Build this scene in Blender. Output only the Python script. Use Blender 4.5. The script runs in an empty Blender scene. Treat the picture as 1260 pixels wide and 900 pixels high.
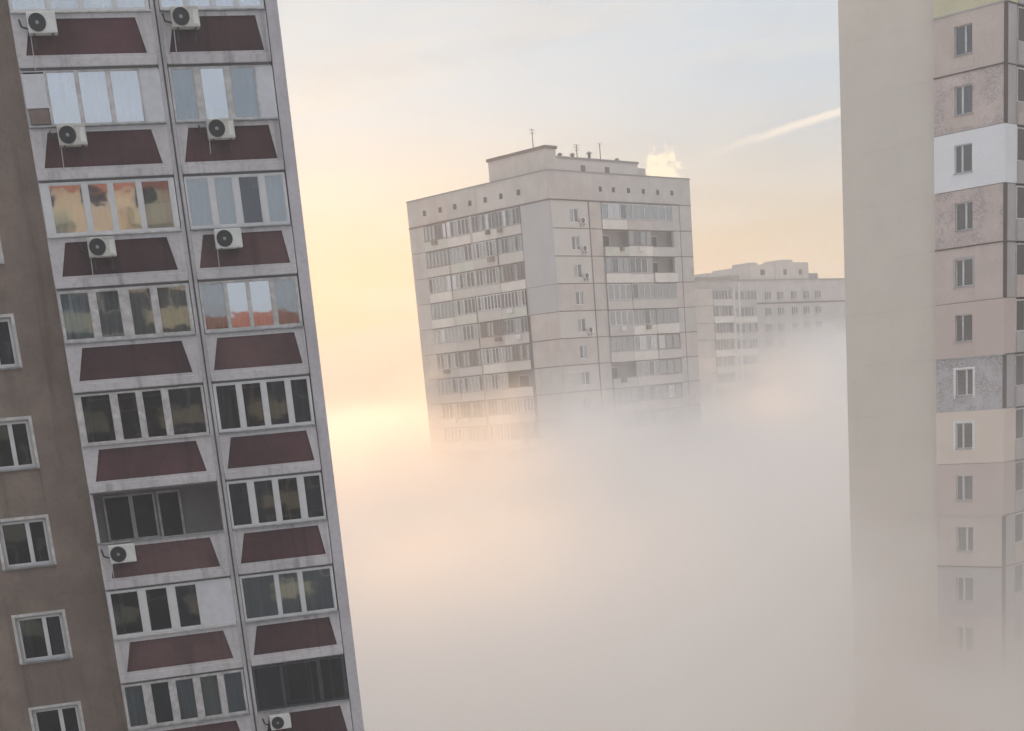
import bpy, math, random
from mathutils import Vector, Matrix
random.seed(11)
R = math.radians
sc = bpy.context.scene
COL = sc.collection
ZC = 30.0                                   # height of the eye above the ground

# ------------------------------------------------------------------ camera
F, DH = 1750.0, 486.0
th = math.atan(DH / F)
PX, PY = 598 + .0896 * DH, 488 + .996 * DH
fwd = Vector((0, math.cos(th), -math.sin(th)))
up0 = Vector((0, math.sin(th), math.cos(th)))
rt0 = Vector((1, 0, 0))
rr = (.996 * rt0 - .0896 * up0).normalized()
uu = (.0896 * rt0 + .996 * up0).normalized()
cam = bpy.data.cameras.new('camera')
cam.sensor_width = 36
cam.lens = 36 * F / 1260
cam.shift_x = -(PX - 630) / 1260
cam.shift_y = (PY - 450) / 1260
cam.clip_start, cam.clip_end = .05, 6000
co = bpy.data.objects.new('camera', cam)
COL.objects.link(co)
m = Matrix((rr, uu, -fwd)).transposed().to_4x4()
m.translation = (0, 0, ZC)
co.matrix_world = m
sc.camera = co


def at(px, py, dist):
    """the ground point a horizontal distance away in the direction of a picture point (used to survey the building corners)"""
    v = fwd + rr * ((px - PX) / F) - uu * ((py - PY) / F)
    h = math.hypot(v.x, v.y)
    return v.x / h * dist, v.y / h * dist


# ------------------------------------------------------------------ materials
def nodes(name):
    mt = bpy.data.materials.new(name)
    mt.use_nodes = True
    nt = mt.node_tree
    nt.nodes.clear()
    return mt, nt, nt.nodes.new('ShaderNodeOutputMaterial')


def N(nt, t, **kw):
    n = nt.nodes.new(t)
    for k, v in kw.items():
        if k.startswith('i_'):
            n.inputs[k[2:].replace('_', ' ')].default_value = v
        elif isinstance(v, tuple) and k == 'ins':
            pass
        else:
            setattr(n, k, v)
    return n


def mixc(nt, fac, a, b, blend='MIX'):
    n = nt.nodes.new('ShaderNodeMix')
    n.data_type = 'RGBA'
    n.blend_type = blend
    for i, v in ((0, fac), (6, a), (7, b)):
        if isinstance(v, (int, float)):
            n.inputs[i].default_value = v
        elif isinstance(v, tuple):
            n.inputs[i].default_value = (*v[:3], 1)
        else:
            nt.links.new(v, n.inputs[i])
    return n.outputs[2]


def math_(nt, op, a, b=None, c=None, clamp=False):
    n = nt.nodes.new('ShaderNodeMath')
    n.operation = op
    n.use_clamp = clamp
    for i, v in enumerate((a, b, c)):
        if v is None:
            continue
        if isinstance(v, (int, float)):
            n.inputs[i].default_value = v
        else:
            nt.links.new(v, n.inputs[i])
    return n.outputs[0]


def ramp(nt, x, lo, hi, a=0.0, b=1.0):
    n = nt.nodes.new('ShaderNodeMapRange')
    n.interpolation_type = 'SMOOTHSTEP'
    nt.links.new(x, n.inputs[0])
    for i, v in zip((1, 2, 3, 4), (lo, hi, a, b)):
        n.inputs[i].default_value = v
    return n.outputs[0]


def noise(nt, vec, scale, detail=4, rough=.55, stretch=None):
    if stretch:
        mp = nt.nodes.new('ShaderNodeMapping')
        nt.links.new(vec, mp.inputs[0])
        mp.inputs['Scale'].default_value = stretch
        vec = mp.outputs[0]
    n = nt.nodes.new('ShaderNodeTexNoise')
    nt.links.new(vec, n.inputs['Vector'])
    n.inputs['Scale'].default_value = scale
    n.inputs['Detail'].default_value = detail
    n.inputs['Roughness'].default_value = rough
    return n.outputs['Fac']


def wall_mat(name, c, rough=.85, dirt=.35, blotch=.18, streak=.25, bump=.15, speck=0.0):
    """painted or bare concrete: blotches, fine grain, rain streaks"""
    mt, nt, out = nodes(name)
    b = nt.nodes.new('ShaderNodeBsdfPrincipled')
    nt.links.new(b.outputs[0], out.inputs[0])
    v = nt.nodes.new('ShaderNodeTexCoord').outputs['Object']
    dark = tuple(x * (1 - dirt) for x in c)
    lite = tuple(min(1, x * (1 + blotch)) for x in c)
    big = ramp(nt, noise(nt, v, .55, 5, .6), .35, .68)
    col = mixc(nt, big, c, lite)
    st = ramp(nt, noise(nt, v, 1.0, 4, .6, (2.6, 2.6, .14)), .5, .78)
    col = mixc(nt, math_(nt, 'MULTIPLY', st, streak), col, dark)
    gr = ramp(nt, noise(nt, v, 7, 6, .7), .45, .75)
    col = mixc(nt, math_(nt, 'MULTIPLY', gr, .35), col, dark)
    if speck:
        vo = nt.nodes.new('ShaderNodeTexVoronoi')
        vo.inputs['Scale'].default_value = 17
        nt.links.new(v, vo.inputs['Vector'])
        sp = nt.nodes.new('ShaderNodeSeparateColor')
        nt.links.new(vo.outputs['Color'], sp.inputs[0])
        tone = ramp(nt, sp.outputs[0], .25, .8)
        nz = ramp(nt, noise(nt, v, .9, 3, .6), .38, .6)
        fac = math_(nt, 'MULTIPLY', nz, speck)
        col = mixc(nt, fac, col, mixc(nt, tone, (.17, .165, .18), (.52, .47, .46)))
    nt.links.new(col, b.inputs['Base Color'])
    b.inputs['Roughness'].default_value = rough
    b.inputs['Specular IOR Level'].default_value = .25
    if bump:
        bp = nt.nodes.new('ShaderNodeBump')
        bp.inputs['Strength'].default_value = bump
        bp.inputs['Distance'].default_value = .02
        nt.links.new(noise(nt, v, 22, 5, .7), bp.inputs['Height'])
        nt.links.new(bp.outputs[0], b.inputs['Normal'])
    return mt


def plain(name, c, rough=.5, metal=0.0, var=.12, spec=.4):
    mt, nt, out = nodes(name)
    b = nt.nodes.new('ShaderNodeBsdfPrincipled')
    nt.links.new(b.outputs[0], out.inputs[0])
    v = nt.nodes.new('ShaderNodeTexCoord').outputs['Object']
    k = ramp(nt, noise(nt, v, 3.5, 5, .65), .35, .7)
    nt.links.new(mixc(nt, k, tuple(x * (1 - var) for x in c), tuple(min(1, x * (1 + var)) for x in c)), b.inputs['Base Color'])
    b.inputs['Roughness'].default_value = rough
    b.inputs['Metallic'].default_value = metal
    b.inputs['Specular IOR Level'].default_value = spec
    return mt


def glass(name, refl, tint=(.78, .84, .86), wob=.008):
    """a window pane: part mirror, part see-through"""
    mt, nt, out = nodes(name)
    tr = nt.nodes.new('ShaderNodeBsdfTransparent')
    tr.inputs[0].default_value = (*tint, 1)
    gl = nt.nodes.new('ShaderNodeBsdfGlossy')
    gl.inputs['Roughness'].default_value = .03
    gl.inputs['Color'].default_value = (.95, .97, 1, 1)
    lw = nt.nodes.new('ShaderNodeLayerWeight')
    lw.inputs['Blend'].default_value = .25
    fac = math_(nt, 'ADD', math_(nt, 'MULTIPLY', lw.outputs['Fresnel'], .7), refl, clamp=True)
    v = nt.nodes.new('ShaderNodeTexCoord').outputs['Object']
    bp = nt.nodes.new('ShaderNodeBump')
    bp.inputs['Strength'].default_value = wob
    bp.inputs['Distance'].default_value = .3
    nt.links.new(noise(nt, v, 1.6, 2, .4), bp.inputs['Height'])
    nt.links.new(bp.outputs[0], gl.inputs['Normal'])
    mx = nt.nodes.new('ShaderNodeMixShader')
    nt.links.new(fac, mx.inputs[0])
    nt.links.new(tr.outputs[0], mx.inputs[1])
    nt.links.new(gl.outputs[0], mx.inputs[2])
    nt.links.new(mx.outputs[0], out.inputs[0])
    return mt


def cloth(name, c, fold=9.0):
    mt, nt, out = nodes(name)
    b = nt.nodes.new('ShaderNodeBsdfPrincipled')
    nt.links.new(b.outputs[0], out.inputs[0])
    v = nt.nodes.new('ShaderNodeTexCoord').outputs['Object']
    k = noise(nt, v, 1.0, 3, .6, (fold, fold, .5))
    nt.links.new(mixc(nt, ramp(nt, k, .35, .7), tuple(x * .72 for x in c), c), b.inputs['Base Color'])
    b.inputs['Roughness'].default_value = .9
    b.inputs['Specular IOR Level'].default_value = .1
    return mt


M = dict(
    conc=wall_mat('grey_concrete', (.50, .485, .505), dirt=.6, streak=.8),
    lilac=wall_mat('pale_lilac_concrete', (.48, .465, .50), dirt=.5, streak=.6),
    red_faded=wall_mat('faded_maroon_cladding', (.084, .045, .048), dirt=.5, blotch=.7, streak=.7, bump=.25),
    red_dark=wall_mat('sooty_maroon_cladding', (.053, .026, .031), dirt=.5, blotch=.7, streak=.7, bump=.25),
    red=wall_mat('maroon_cladding', (.066, .030, .035), dirt=.5, blotch=.7, streak=.7, bump=.25),
    brown=wall_mat('brown_aggregate_concrete', (.18, .142, .12), dirt=.45, blotch=.45, streak=.75, bump=.3),
    slab=wall_mat('grey_slab_edge', (.22, .22, .23), streak=.4),
    dim=wall_mat('dim_plaster', (.26, .25, .245), streak=.15),
    white=plain('white_window_plastic', (.62, .63, .65), .4, var=.05),
    cream_frame=plain('weathered_white_paint', (.52, .51, .51), .55, var=.2),
    metal=plain('dull_zinc_sheet', (.34, .36, .38), .45, .6, var=.25),
    dark=plain('dark_painted_metal', (.045, .05, .06), .5),
    acold=plain('yellowed_ac_enamel', (.52, .51, .47), .5, var=.2), acwhite=plain('ac_enamel', (.66, .67, .66), .4, var=.08),
    acdark=plain('ac_fan_dark', (.025, .03, .032), .5),
    black=plain('black_rubber', (.02, .02, .02), .7),
    mirror=glass('sky_glass', .52), clear=glass('window_glass', .20), deep=glass('dark_glass', .08, (.50, .53, .58)),
    room=plain('dark_room', (.03, .03, .032), .9, var=.3),
    c_sheer=cloth('sheer_curtain', (.62, .64, .64)), c_green=cloth('grey_green_curtain', (.33, .36, .355)),
    c_beige=cloth('beige_curtain', (.56, .49, .39)), c_blue=cloth('sky_tinted_blind', (.26, .42, .52)), c_cyan=cloth('sky_tinted_sheer_curtain', (.40, .56, .62)),  # blue and cyan tints paint in the sky reflected by the panes
    c_grey=cloth('grey_blind', (.36, .38, .40)), c_pink=cloth('pink_cloth', (.50, .16, .19)),
    c_purple=cloth('purple_cloth', (.20, .13, .24)),
    w_tan=plain('white_insulated_panel', (.60, .61, .66), .7, var=.06),
    boxbrown=plain('brown_board', (.20, .15, .14), .8),
    joint=wall_mat('dark_panel_joint', (.075, .06, .065), streak=.2),
    # the right-hand slab block
    gable=wall_mat('beige_grey_gable', (.62, .58, .525), blotch=.04, dirt=.14, streak=.2, bump=.3),
    gable_joint=wall_mat('sealed_gable_joint', (.53, .495, .45)),
    gable_pale=wall_mat('pale_gable_panel', (.655, .615, .56), blotch=.06, dirt=.16, streak=.25, bump=.3),
    gable_grey=wall_mat('greyer_gable_panel', (.60, .565, .52), blotch=.06, dirt=.16, streak=.3, bump=.3),
    r_cream=wall_mat('cream_insulation_render', (.55, .53, .38), blotch=.08, dirt=.15, streak=.15),
    r_pink=wall_mat('pink_tile_panel', (.53, .455, .42), blotch=.12, streak=.25),
    r_mosaic=wall_mat('worn_pink_mosaic_panel', (.52, .445, .42), speck=.5),
    r_plainpink=wall_mat('plain_pink_render', (.54, .455, .425), blotch=.06, dirt=.12, streak=.12),
    r_bluemosaic=wall_mat('blue_grey_mosaic_panel', (.42, .42, .46), speck=.65),
    r_white=wall_mat('white_insulation_render', (.74, .76, .80), blotch=.05, dirt=.12, streak=.12),
    r_palecream=wall_mat('pale_cream_render', (.68, .60, .53), blotch=.05, dirt=.12, streak=.12),
    r_side=wall_mat('grey_side_panel', (.40, .39, .40), streak=.3),
    # the tower
    t_wall=wall_mat('tower_grey_panel', (.44, .42, .40), streak=.4),
    t_blue=wall_mat('tower_blue_grey_render', (.395, .40, .42), blotch=.06, dirt=.15, streak=.15),
    t_pink=wall_mat('tower_pink_panel', (.465, .415, .39), streak=.4),
    t_pale=wall_mat('tower_pale_render', (.51, .485, .46), blotch=.08, streak=.15),
    t_light=wall_mat('tower_light_parapet', (.62, .59, .55), streak=.3),
    t_green=wall_mat('tower_greenish_parapet', (.49, .51, .45), streak=.3),
    roof=wall_mat('bitumen_roof', (.07, .07, .075)),
    warm=wall_mat('warm_painted_render', (.58, .52, .42)), back_grey=wall_mat('grey_render', (.065, .072, .09)), warmred=wall_mat('red_roof_cladding', (.42, .17, .13)),
)

# ------------------------------------------------------------------ mesh building


class MB:
    def __init__(s, xf=None):
        s.v, s.f, s.xf = [], [], xf

    def P(s, x, y, z):
        s.v.append(s.xf(x, y, z) if s.xf else (x, y, z))
        return len(s.v) - 1

    def face(s, pts):
        s.f.append([s.P(*p) for p in pts])
        return s

    def box(s, x0, x1, y0, y1, z0, z1):
        a = [s.P(x, y, z) for z in (z0, z1) for x, y in ((x0, y0), (x1, y0), (x1, y1), (x0, y1))]
        for q in ((0, 3, 2, 1), (4, 5, 6, 7), (0, 1, 5, 4), (1, 2, 6, 5), (2, 3, 7, 6), (3, 0, 4, 7)):
            s.f.append([a[i] for i in q])
        return s

    def prism(s, poly, y0, y1):
        """poly: counter-clockwise (x, z) seen from the front, pushed from y0 back to y1"""
        n = len(poly)
        a = [s.P(x, y0, z) for x, z in poly]
        b = [s.P(x, y1, z) for x, z in poly]
        s.f.append(a)
        s.f.append(b[::-1])
        for i in range(n):
            j = (i + 1) % n
            s.f.append([a[j], a[i], b[i], b[j]])
        return s

    def tube(s, p, q, r, n=8):
        p, q = Vector(p), Vector(q)
        d = (q - p).normalized()
        a = d.orthogonal().normalized()
        b = d.cross(a)
        A, B = [], []
        for i in range(n):
            t = 2 * math.pi * i / n
            o = a * math.cos(t) * r + b * math.sin(t) * r
            A.append(s.P(*(p + o)))
            B.append(s.P(*(q + o)))
        for i in range(n):
            j = (i + 1) % n
            s.f.append([A[i], A[j], B[j], B[i]])
        s.f.append(A[::-1])
        s.f.append(B)
        return s

    def ring(s, c, r0, r1, y0, y1, n=24):
        """flat ring facing -y"""
        L = []
        for i in range(n):
            t = 2 * math.pi * i / n
            L.append([s.P(c[0] + math.cos(t) * r, y, c[1] + math.sin(t) * r) for r, y in ((r0, y0), (r1, y0), (r1, y1), (r0, y1))])
        for i in range(n):
            a, b = L[i], L[(i + 1) % n]
            for k in range(4):
                l = (k + 1) % 4
                s.f.append([a[k], a[l], b[l], b[k]])
        return s

    def build(s, name, mat, parent=None, bevel=0.0, smooth=False):
        me = bpy.data.meshes.new(name)
        me.from_pydata(s.v, [], s.f)
        me.update()
        me.materials.append(mat)
        if smooth:
            for p in me.polygons:
                p.use_smooth = True
        o = bpy.data.objects.new(name, me)
        COL.objects.link(o)
        if parent is not None:
            o.parent = parent
        if bevel:
            b = o.modifiers.new('edge', 'BEVEL')
            b.width, b.segments, b.limit_method = bevel, 2, 'ANGLE'
        return o


def tag(o, label=None, cat=None, group=None, kind=None):
    for k, v in (('label', label), ('category', cat), ('group', group), ('kind', kind)):
        if v:
            o[k] = v
    return o


def empty(name, loc, az=None):
    """base of a thing; az: compass bearing that its local x runs along (y then runs into the building)"""
    o = bpy.data.objects.new(name, None)
    COL.objects.link(o)
    o.location = loc
    if az is not None:
        o.rotation_euler.z = math.pi / 2 - R(az)
    return o


def box(name, mat, parent, *b, xf=None, bevel=0.0):
    return MB(xf).box(*b).build(name, mat, parent, bevel)


def curtain(name, mat, parent, x0, x1, y, z0, z1, xf=None, amp=.03, wl=.17):
    mb = MB(xf)
    n = max(6, int((x1 - x0) / .025))
    ph = random.random() * 6
    rows = []
    for i in range(n + 1):
        x = x0 + (x1 - x0) * i / n
        t = 2 * math.pi * (x / wl) + ph
        dy = amp * (math.sin(t) + .5 * math.sin(t * .53 + 1))
        rows.append((mb.P(x, y + dy * .4, z1), mb.P(x + .01 * math.sin(t * .7), y + dy, z0)))
    for a, b in zip(rows, rows[1:]):
        mb.f.append([a[1], b[1], b[0], a[0]])
    return mb.build(name, mat, parent, smooth=True)


# ================================================================== LEFT BLOCK
K = 43.85 / 40.7
lp = at(250, 520, 43.85)
left = empty('apartment_block', (lp[0], lp[1], 0), 74.6)
tag(left, 'near apartment block with brown side wall and two columns of balconies with maroon panels', 'apartment block')
XL0, XL1, XR0, XR1, XE = -3.50, .16, .40, 3.27, 3.63
DEP = 1.35                                    # depth of the loggias
KS = range(-1, 10)
S = lambda k: ZC + 10.85 - 2.8 * k            # top of the parapet of row k

# carcass
body = MB()
body.box(XL0, XE - .16, DEP, 13, 0, ZC + 16)
body.build('rear_wall', M['dim'], left)
box('end_wall', M['lilac'], left, XE - .16, XE, .22, 13.01, 0, ZC + 16.02)
box('corner_fin', M['lilac'], left, XR1 + .03, XE + .003, .035, .22, 0, ZC + 16.04)
box('partition', M['lilac'], left, .235, .325, .05, DEP, 0, ZC + 16)
box('partition', M['lilac'], left, XL0, XL0 + .09, .16, DEP, 0, ZC + 16)
# brown section, set back beside the balconies, with real window openings
BY = .85
bw = []                                       # brown windows: (x0, x1, z0, z1)
for k in range(-1, 9):
    z1 = ZC + 8.91 - 2.8 * (k + 1)
    bw.append((-6.18, -4.83, z1 - 1.36, z1))
wall = MB()
X0 = -14.0
zs = 0.0
for x0, x1, z0, z1 in sorted(bw, key=lambda w: w[2]):
    wall.box(X0, XL0 + .002, BY, BY + .34, zs, z0)
    wall.box(X0, x0, BY, BY + .34, z0, z1)
    wall.box(x1, XL0 + .002, BY, BY + .34, z0, z1)
    zs = z1
wall.box(X0, XL0 + .002, BY, BY + .34, zs, ZC + 16)
wall.build('side_wall', M['brown'], left)
box('rear_wall', M['dim'], left, X0, XL0 - .003, BY + 1.5, 13, 0, ZC + 15.9)
for k in range(-1, 9):
    box('panel_joint', M['brown'], left, X0, XL0 - .004, BY - .006, BY + .01, S(k) - 1.42, S(k) - 1.395)


def sash(mb, x0, x1, z0, z1, y0, y1, t=.05):
    mb.box(x0, x0 + t, y0, y1, z0, z1)
    mb.box(x1 - t, x1, y0, y1, z0, z1)
    mb.box(x0 + t, x1 - t, y0, y1, z0, z0 + t)
    mb.box(x0 + t, x1 - t, y0, y1, z1 - t, z1)


for i, (x0, x1, z0, z1) in enumerate(bw):
    y = BY + .13
    fm = MB()
    xm = x0 + .80
    sash(fm, x0, x1, z0, z1, y, y + .07, .045)
    sash(fm, x0 + .045, xm, z0 + .045, z1 - .045, y - .015, y + .055, .06)
    sash(fm, xm, x1 - .045, z0 + .045, z1 - .045, y - .012, y + .052, .06)
    w = fm.build('window', M['white'], left)
    g = M['deep']
    box('pane', g, w, x0 + .1, xm - .055, y + .02, y + .028, z0 + .1, z1 - .1)
    box('pane', g, w, xm + .055, x1 - .1, y + .02, y + .028, z0 + .1, z1 - .1)
    box('sill', M['metal'], w, x0 - .06, x1 + .06, BY - .07, y - .02, z0 - .035, z0 + .006)
    rev = MB()
    for a in ((x0 - .09, x0 - .002), (x1 + .002, x1 + .09)):
        rev.box(a[0], a[1], BY - .005, BY + .02, z0 - .02, z1 + .09)
    rev.box(x0 - .002, x1 + .002, BY - .005, BY + .02, z1 + .002, z1 + .09)
    rev.build('surround', M['cream_frame'], w)
    if i % 3 == 2:
        cm = M[['c_green', 'c_sheer', 'c_grey'][i % 3]]
        curtain('curtain', cm, w, x0 + .1, x0 + (.35 if i % 2 else .5), y + .25, z0 + .05, z1 - .02)
        curtain('curtain', cm, w, x1 - .45, x1 - .05, y + .25, z0 + .05, z1 - .02)
    rm = MB().box(x0 - .3, x1 + .3, BY + 1.44, BY + 1.49, z0 - .4, z1 + .4)
    rm.build('room_wall', M['room'], w)

# row tables: segments across the glazing as (from, to, what); what = glass key + curtain key
W_ = {
    ('L', -1): [(.02, .26, 'mirror c_cyan'), (.29, .49, 'mirror c_cyan'), (.52, .73, 'mirror c_cyan'), (.76, .97, 'mirror c_blue')],
    ('L', 0): [(.02, .26, 'mirror c_cyan'), (.29, .49, 'mirror c_grey'), (.52, .73, 'mirror c_cyan'), (.76, .97, 'mirror c_blue')],
    ('L', 1): [(.0, .165, 'board'), (.18, .385, 'mirror c_cyan'), (.405, .61, 'mirror c_cyan'), (.635, .845, 'mirror c_cyan'), (.85, 1., 'panel')],
    ('L', 2): [(.07, .31, 'mirror c_beige'), (.35, .50, 'mirror c_sheer'), (.535, .71, 'mirror c_beige'), (.745, .955, 'clear blind')],
    ('L', 3): [(.02, .235, 'clear c_sheer'), (.285, .46, 'clear c_green'), (.53, .70, 'clear c_green'), (.745, .97, 'clear c_beige')],
    ('L', 4): [(.05, .275, 'deep -'), (.325, .475, 'deep -'), (.515, .67, 'deep -'), (.715, .98, 'deep c_grey')],
    ('L', 5): None,
    ('L', 6): [(.03, .25, 'deep -'), (.305, .48, 'deep -'), (.54, .715, 'deep c_grey'), (.735, 1., 'panel')],
    ('L', 7): [(.02, .17, 'clear c_green'), (.23, .38, 'deep c_grey'), (.43, .58, 'clear c_green'), (.63, .78, 'clear c_beige'), (.825, .98, 'clear c_grey')],
    ('R', 0): [(.02, .24, 'mirror c_cyan'), (.28, .49, 'mirror c_grey'), (.53, .71, 'mirror -'), (.75, .97, 'mirror c_cyan')],
    ('R', 1): [(.02, .24, 'clear c_green'), (.30, .53, 'mirror c_blue'), (.58, .825, 'clear c_grey'), (.835, 1., 'panel')],
    ('R', 2): [(.02, .235, 'clear c_beige'), (.29, .47, 'clear c_beige'), (.53, .73, 'deep c_purple'), (.785, .97, 'clear c_beige')],
    ('R', 3): [(.02, .25, 'clear c_beige'), (.275, .475, 'mirror c_blue'), (.50, .71, 'mirror c_blue'), (.75, .97, 'clear c_beige')],
    ('R', 4): [(.03, .24, 'deep c_beige'), (.29, .49, 'deep -'), (.54, .74, 'deep c_grey'), (.79, .97, 'deep c_grey')],
    ('R', 5): [(.02, .22, 'deep c_grey'), (.28, .48, 'deep c_grey'), (.53, .74, 'deep -'), (.80, .98, 'deep c_grey')],
    ('R', 6): [(.02, .37, 'clear c_grey'), (.405, .62, 'clear c_sheer'), (.66, .97, 'clear c_grey')],
    ('R', 7): [(.02, .30, 'deep c_grey'), (.32, .70, 'deep -'), (.73, .97, 'deep -')],
}


def balcony(side, k):
    x0, x1 = (XL0, XL1) if side == 'L' else (XR0, XR1)
    s = S(k)
    zb, zt = s - 1.32, s - .04
    tb, tt = s - 1.045, s - .16                                   # trapezoid
    if side == 'L':
        a = [(x0 + .24, tb), (x1 - .25, tb), (x1 - .44, tt), (x0 + .46, tt)]
    else:
        a = [(x0 + .115, tb), (x1 - .16, tb), (x1 - .30, tt), (x0 + .33, tt)]
    o = [(x0, zb), (x1, zb), (x1, zt), (x0, zt)]
    mb = MB()
    yo, yi, yb = 0.0, .055, .12
    for i in range(4):                                            # frame round the sunk panel
        j = (i + 1) % 4
        mb.face([(o[i][0], yo, o[i][1]), (o[j][0], yo, o[j][1]), (a[j][0], yo, a[j][1]), (a[i][0], yo, a[i][1])])
        mb.face([(a[i][0], yo, a[i][1]), (a[j][0], yo, a[j][1]), (a[j][0], yi + .004, a[j][1]), (a[i][0], yi + .004, a[i][1])])
        mb.face([(o[j][0], yo, o[j][1]), (o[i][0], yo, o[i][1]), (o[i][0], yb, o[i][1]), (o[j][0], yb, o[j][1])])
    mb.face([(x0, yb, zt), (x1, yb, zt), (x1, yb, zb), (x0, yb, zb)])
    mb.box(x0 + .02, x1 - .02, .124, DEP - .003, zb + .03, zb + .19)  # floor slab
    par = mb.build('balcony', M['conc'], left)
    # rounded kerb along the foot of the parapet
    kb = MB()
    kb.prism([(x0 + .01, zb - .035), (x1 - .01, zb - .035), (x1 - .01, zb + .20), (x0 + .01, zb + .20)], -.05, -.003)
    kb.build('foot_band', M['conc'], par, bevel=.03)
    pm = MB().face([(p[0], yi, p[1]) for p in a])
    pm.build('infill_panel', M[['red', 'red_faded', 'red_dark', 'red', 'red_faded', 'red', 'red_dark'][(k * 3 + (2 if side == 'R' else 0)) % 7]], par)
    box('rail_sill', M['metal'] if side == 'R' or k % 2 else M['cream_frame'], par, x0 + .01, x1 - .005, -.075, .10, s - .037, s + .004, bevel=.008)
    box('slab_edge', M['slab'], par, x0 + .03, x1 - .03, .07, .30, zb - .085, zb - .004)
    return par


for k in KS:
    for side in 'LR':
        x0, x1 = (XL0, XL1) if side == 'L' else (XR0, XR1)
        par = balcony(side, k)
        rows = W_.get((side, k), W_[(side, 7 if k > 7 else 0)])
        z0, z1 = S(k) + .008, S(k) + 1.385
        w = x1 - x0
        y0, y1 = .03, .09
        inner = DEP - .02
        # inner wall of the loggia with its own dark window and door
        iw = MB()
        sash(iw, x0 + .35, x0 + 1.15, z0 - .1, z1 - .12, inner - .05, inner + .01, .06)
        sash(iw, x0 + 1.15, x0 + 1.85, z0 - .1, z1 - .12, inner - .05, inner + .01, .06)
        sash(iw, x0 + 1.90, x0 + 2.62, z0 - 1.0, z1 - .12, inner - .05, inner + .01, .07)
        iw.build('inner_window', M['cream_frame'], par)
        for q, (a, b, zz) in enumerate(((.41, 1.09, -.04), (1.21, 1.79, -.04), (1.97, 2.55, -.3))):
            box('inner_pane', M['room'], par, x0 + a, x0 + b, inner - .03, inner - .01, z0 + zz, z1 - .18)
        if rows is None:
            continue
        old = (side, k) in (('L', 4), ('R', 1), ('L', 1), ('R', 7))
        fmat = M['dark'] if (side, k) == ('R', 7) else (M['cream_frame'] if old or k in (7, 3) else M['white'])
        fm = MB()
        t = .045
        fm.box(x0 + .02, x1 - .02, y0, y1, z0, z0 + (.03 if old else .06))
        fm.box(x0 + .02, x1 - .02, y0, y1, z1 - (.03 if old else .055), z1)
        edges = [.006] + [e for r in rows for e in r[:2]] + [.994]
        lz0, lz1 = z0 + (.03 if old else .06), z1 - (.03 if old else .055)
        for a, b in zip(edges[0::2], edges[1::2]):
            if b - a > .004:
                fm.box(x0 + a * w, x0 + b * w, y0 - .01, y1 - .005, lz0, lz1)
        fr = fm.build('window_frame', fmat, par)
        for a, b, what in rows:
            xa, xb = x0 + a * w, x0 + b * w
            if what == 'panel':
                box('blank_panel', M['w_tan'], par, xa, xb, y0 + .012, y1 + .02, lz0, lz1)
                continue
            if what == 'board':
                box('blank_panel', M['w_tan'], par, xa + .03, xb, y0 - .03, y1 + .02, lz0 + .42, lz1 - .05)
                box('storage_box', M['boxbrown'], par, xa + .10, xb - .02, y0 - .02, y1 + .02, lz0 + .02, lz0 + .40)
                continue
            gk, ck = what.split()
            sf = MB()                                             # inner sash
            sash(sf, xa, xb, lz0, lz1, y0 + .012, y1 - .012, .022)
            sf.build('sash', fmat, par)
            box('pane', M[gk], par, xa + .02, xb - .02, y0 + .03, y0 + .036, lz0 + .018, lz1 - .018)
            if ck == 'blind':
                box('blind', M['c_sheer'], par, xa, xb, y1 + .10, y1 + .11, lz0, lz0 + .68)
                box('blind', M['c_green'], par, xa, xb, y1 + .12, y1 + .13, lz0 + .68, lz1)
            elif ck in ('c_blue', 'c_grey'):
                box('blind', M[ck], par, xa - .01, xb + .01, y1 + .06, y1 + .068, lz0 + (.02 if gk != 'mirror' else .3), lz1)
            elif ck != '-':
                part = gk == 'deep'
                curtain('curtain', M[ck], par, xa - .01, xb - (.3 * (xb - xa) if part else -.01), y1 + .12, lz0 - .2, lz1)

# open loggia: mid rail posts and the half-drawn inner curtains
par5 = [o for o in left.children if o.name.startswith('balcony')]
# pipe down the joint between the two columns
MB().tube((.285, .0, 0), (.285, .0, ZC + 16), .022).build('drain_pipe', M['dark'], left)
box('joint_cover', M['conc'], left, XL1 + .004, XR0 - .004, .022, .049, 0, ZC + 16)


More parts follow.
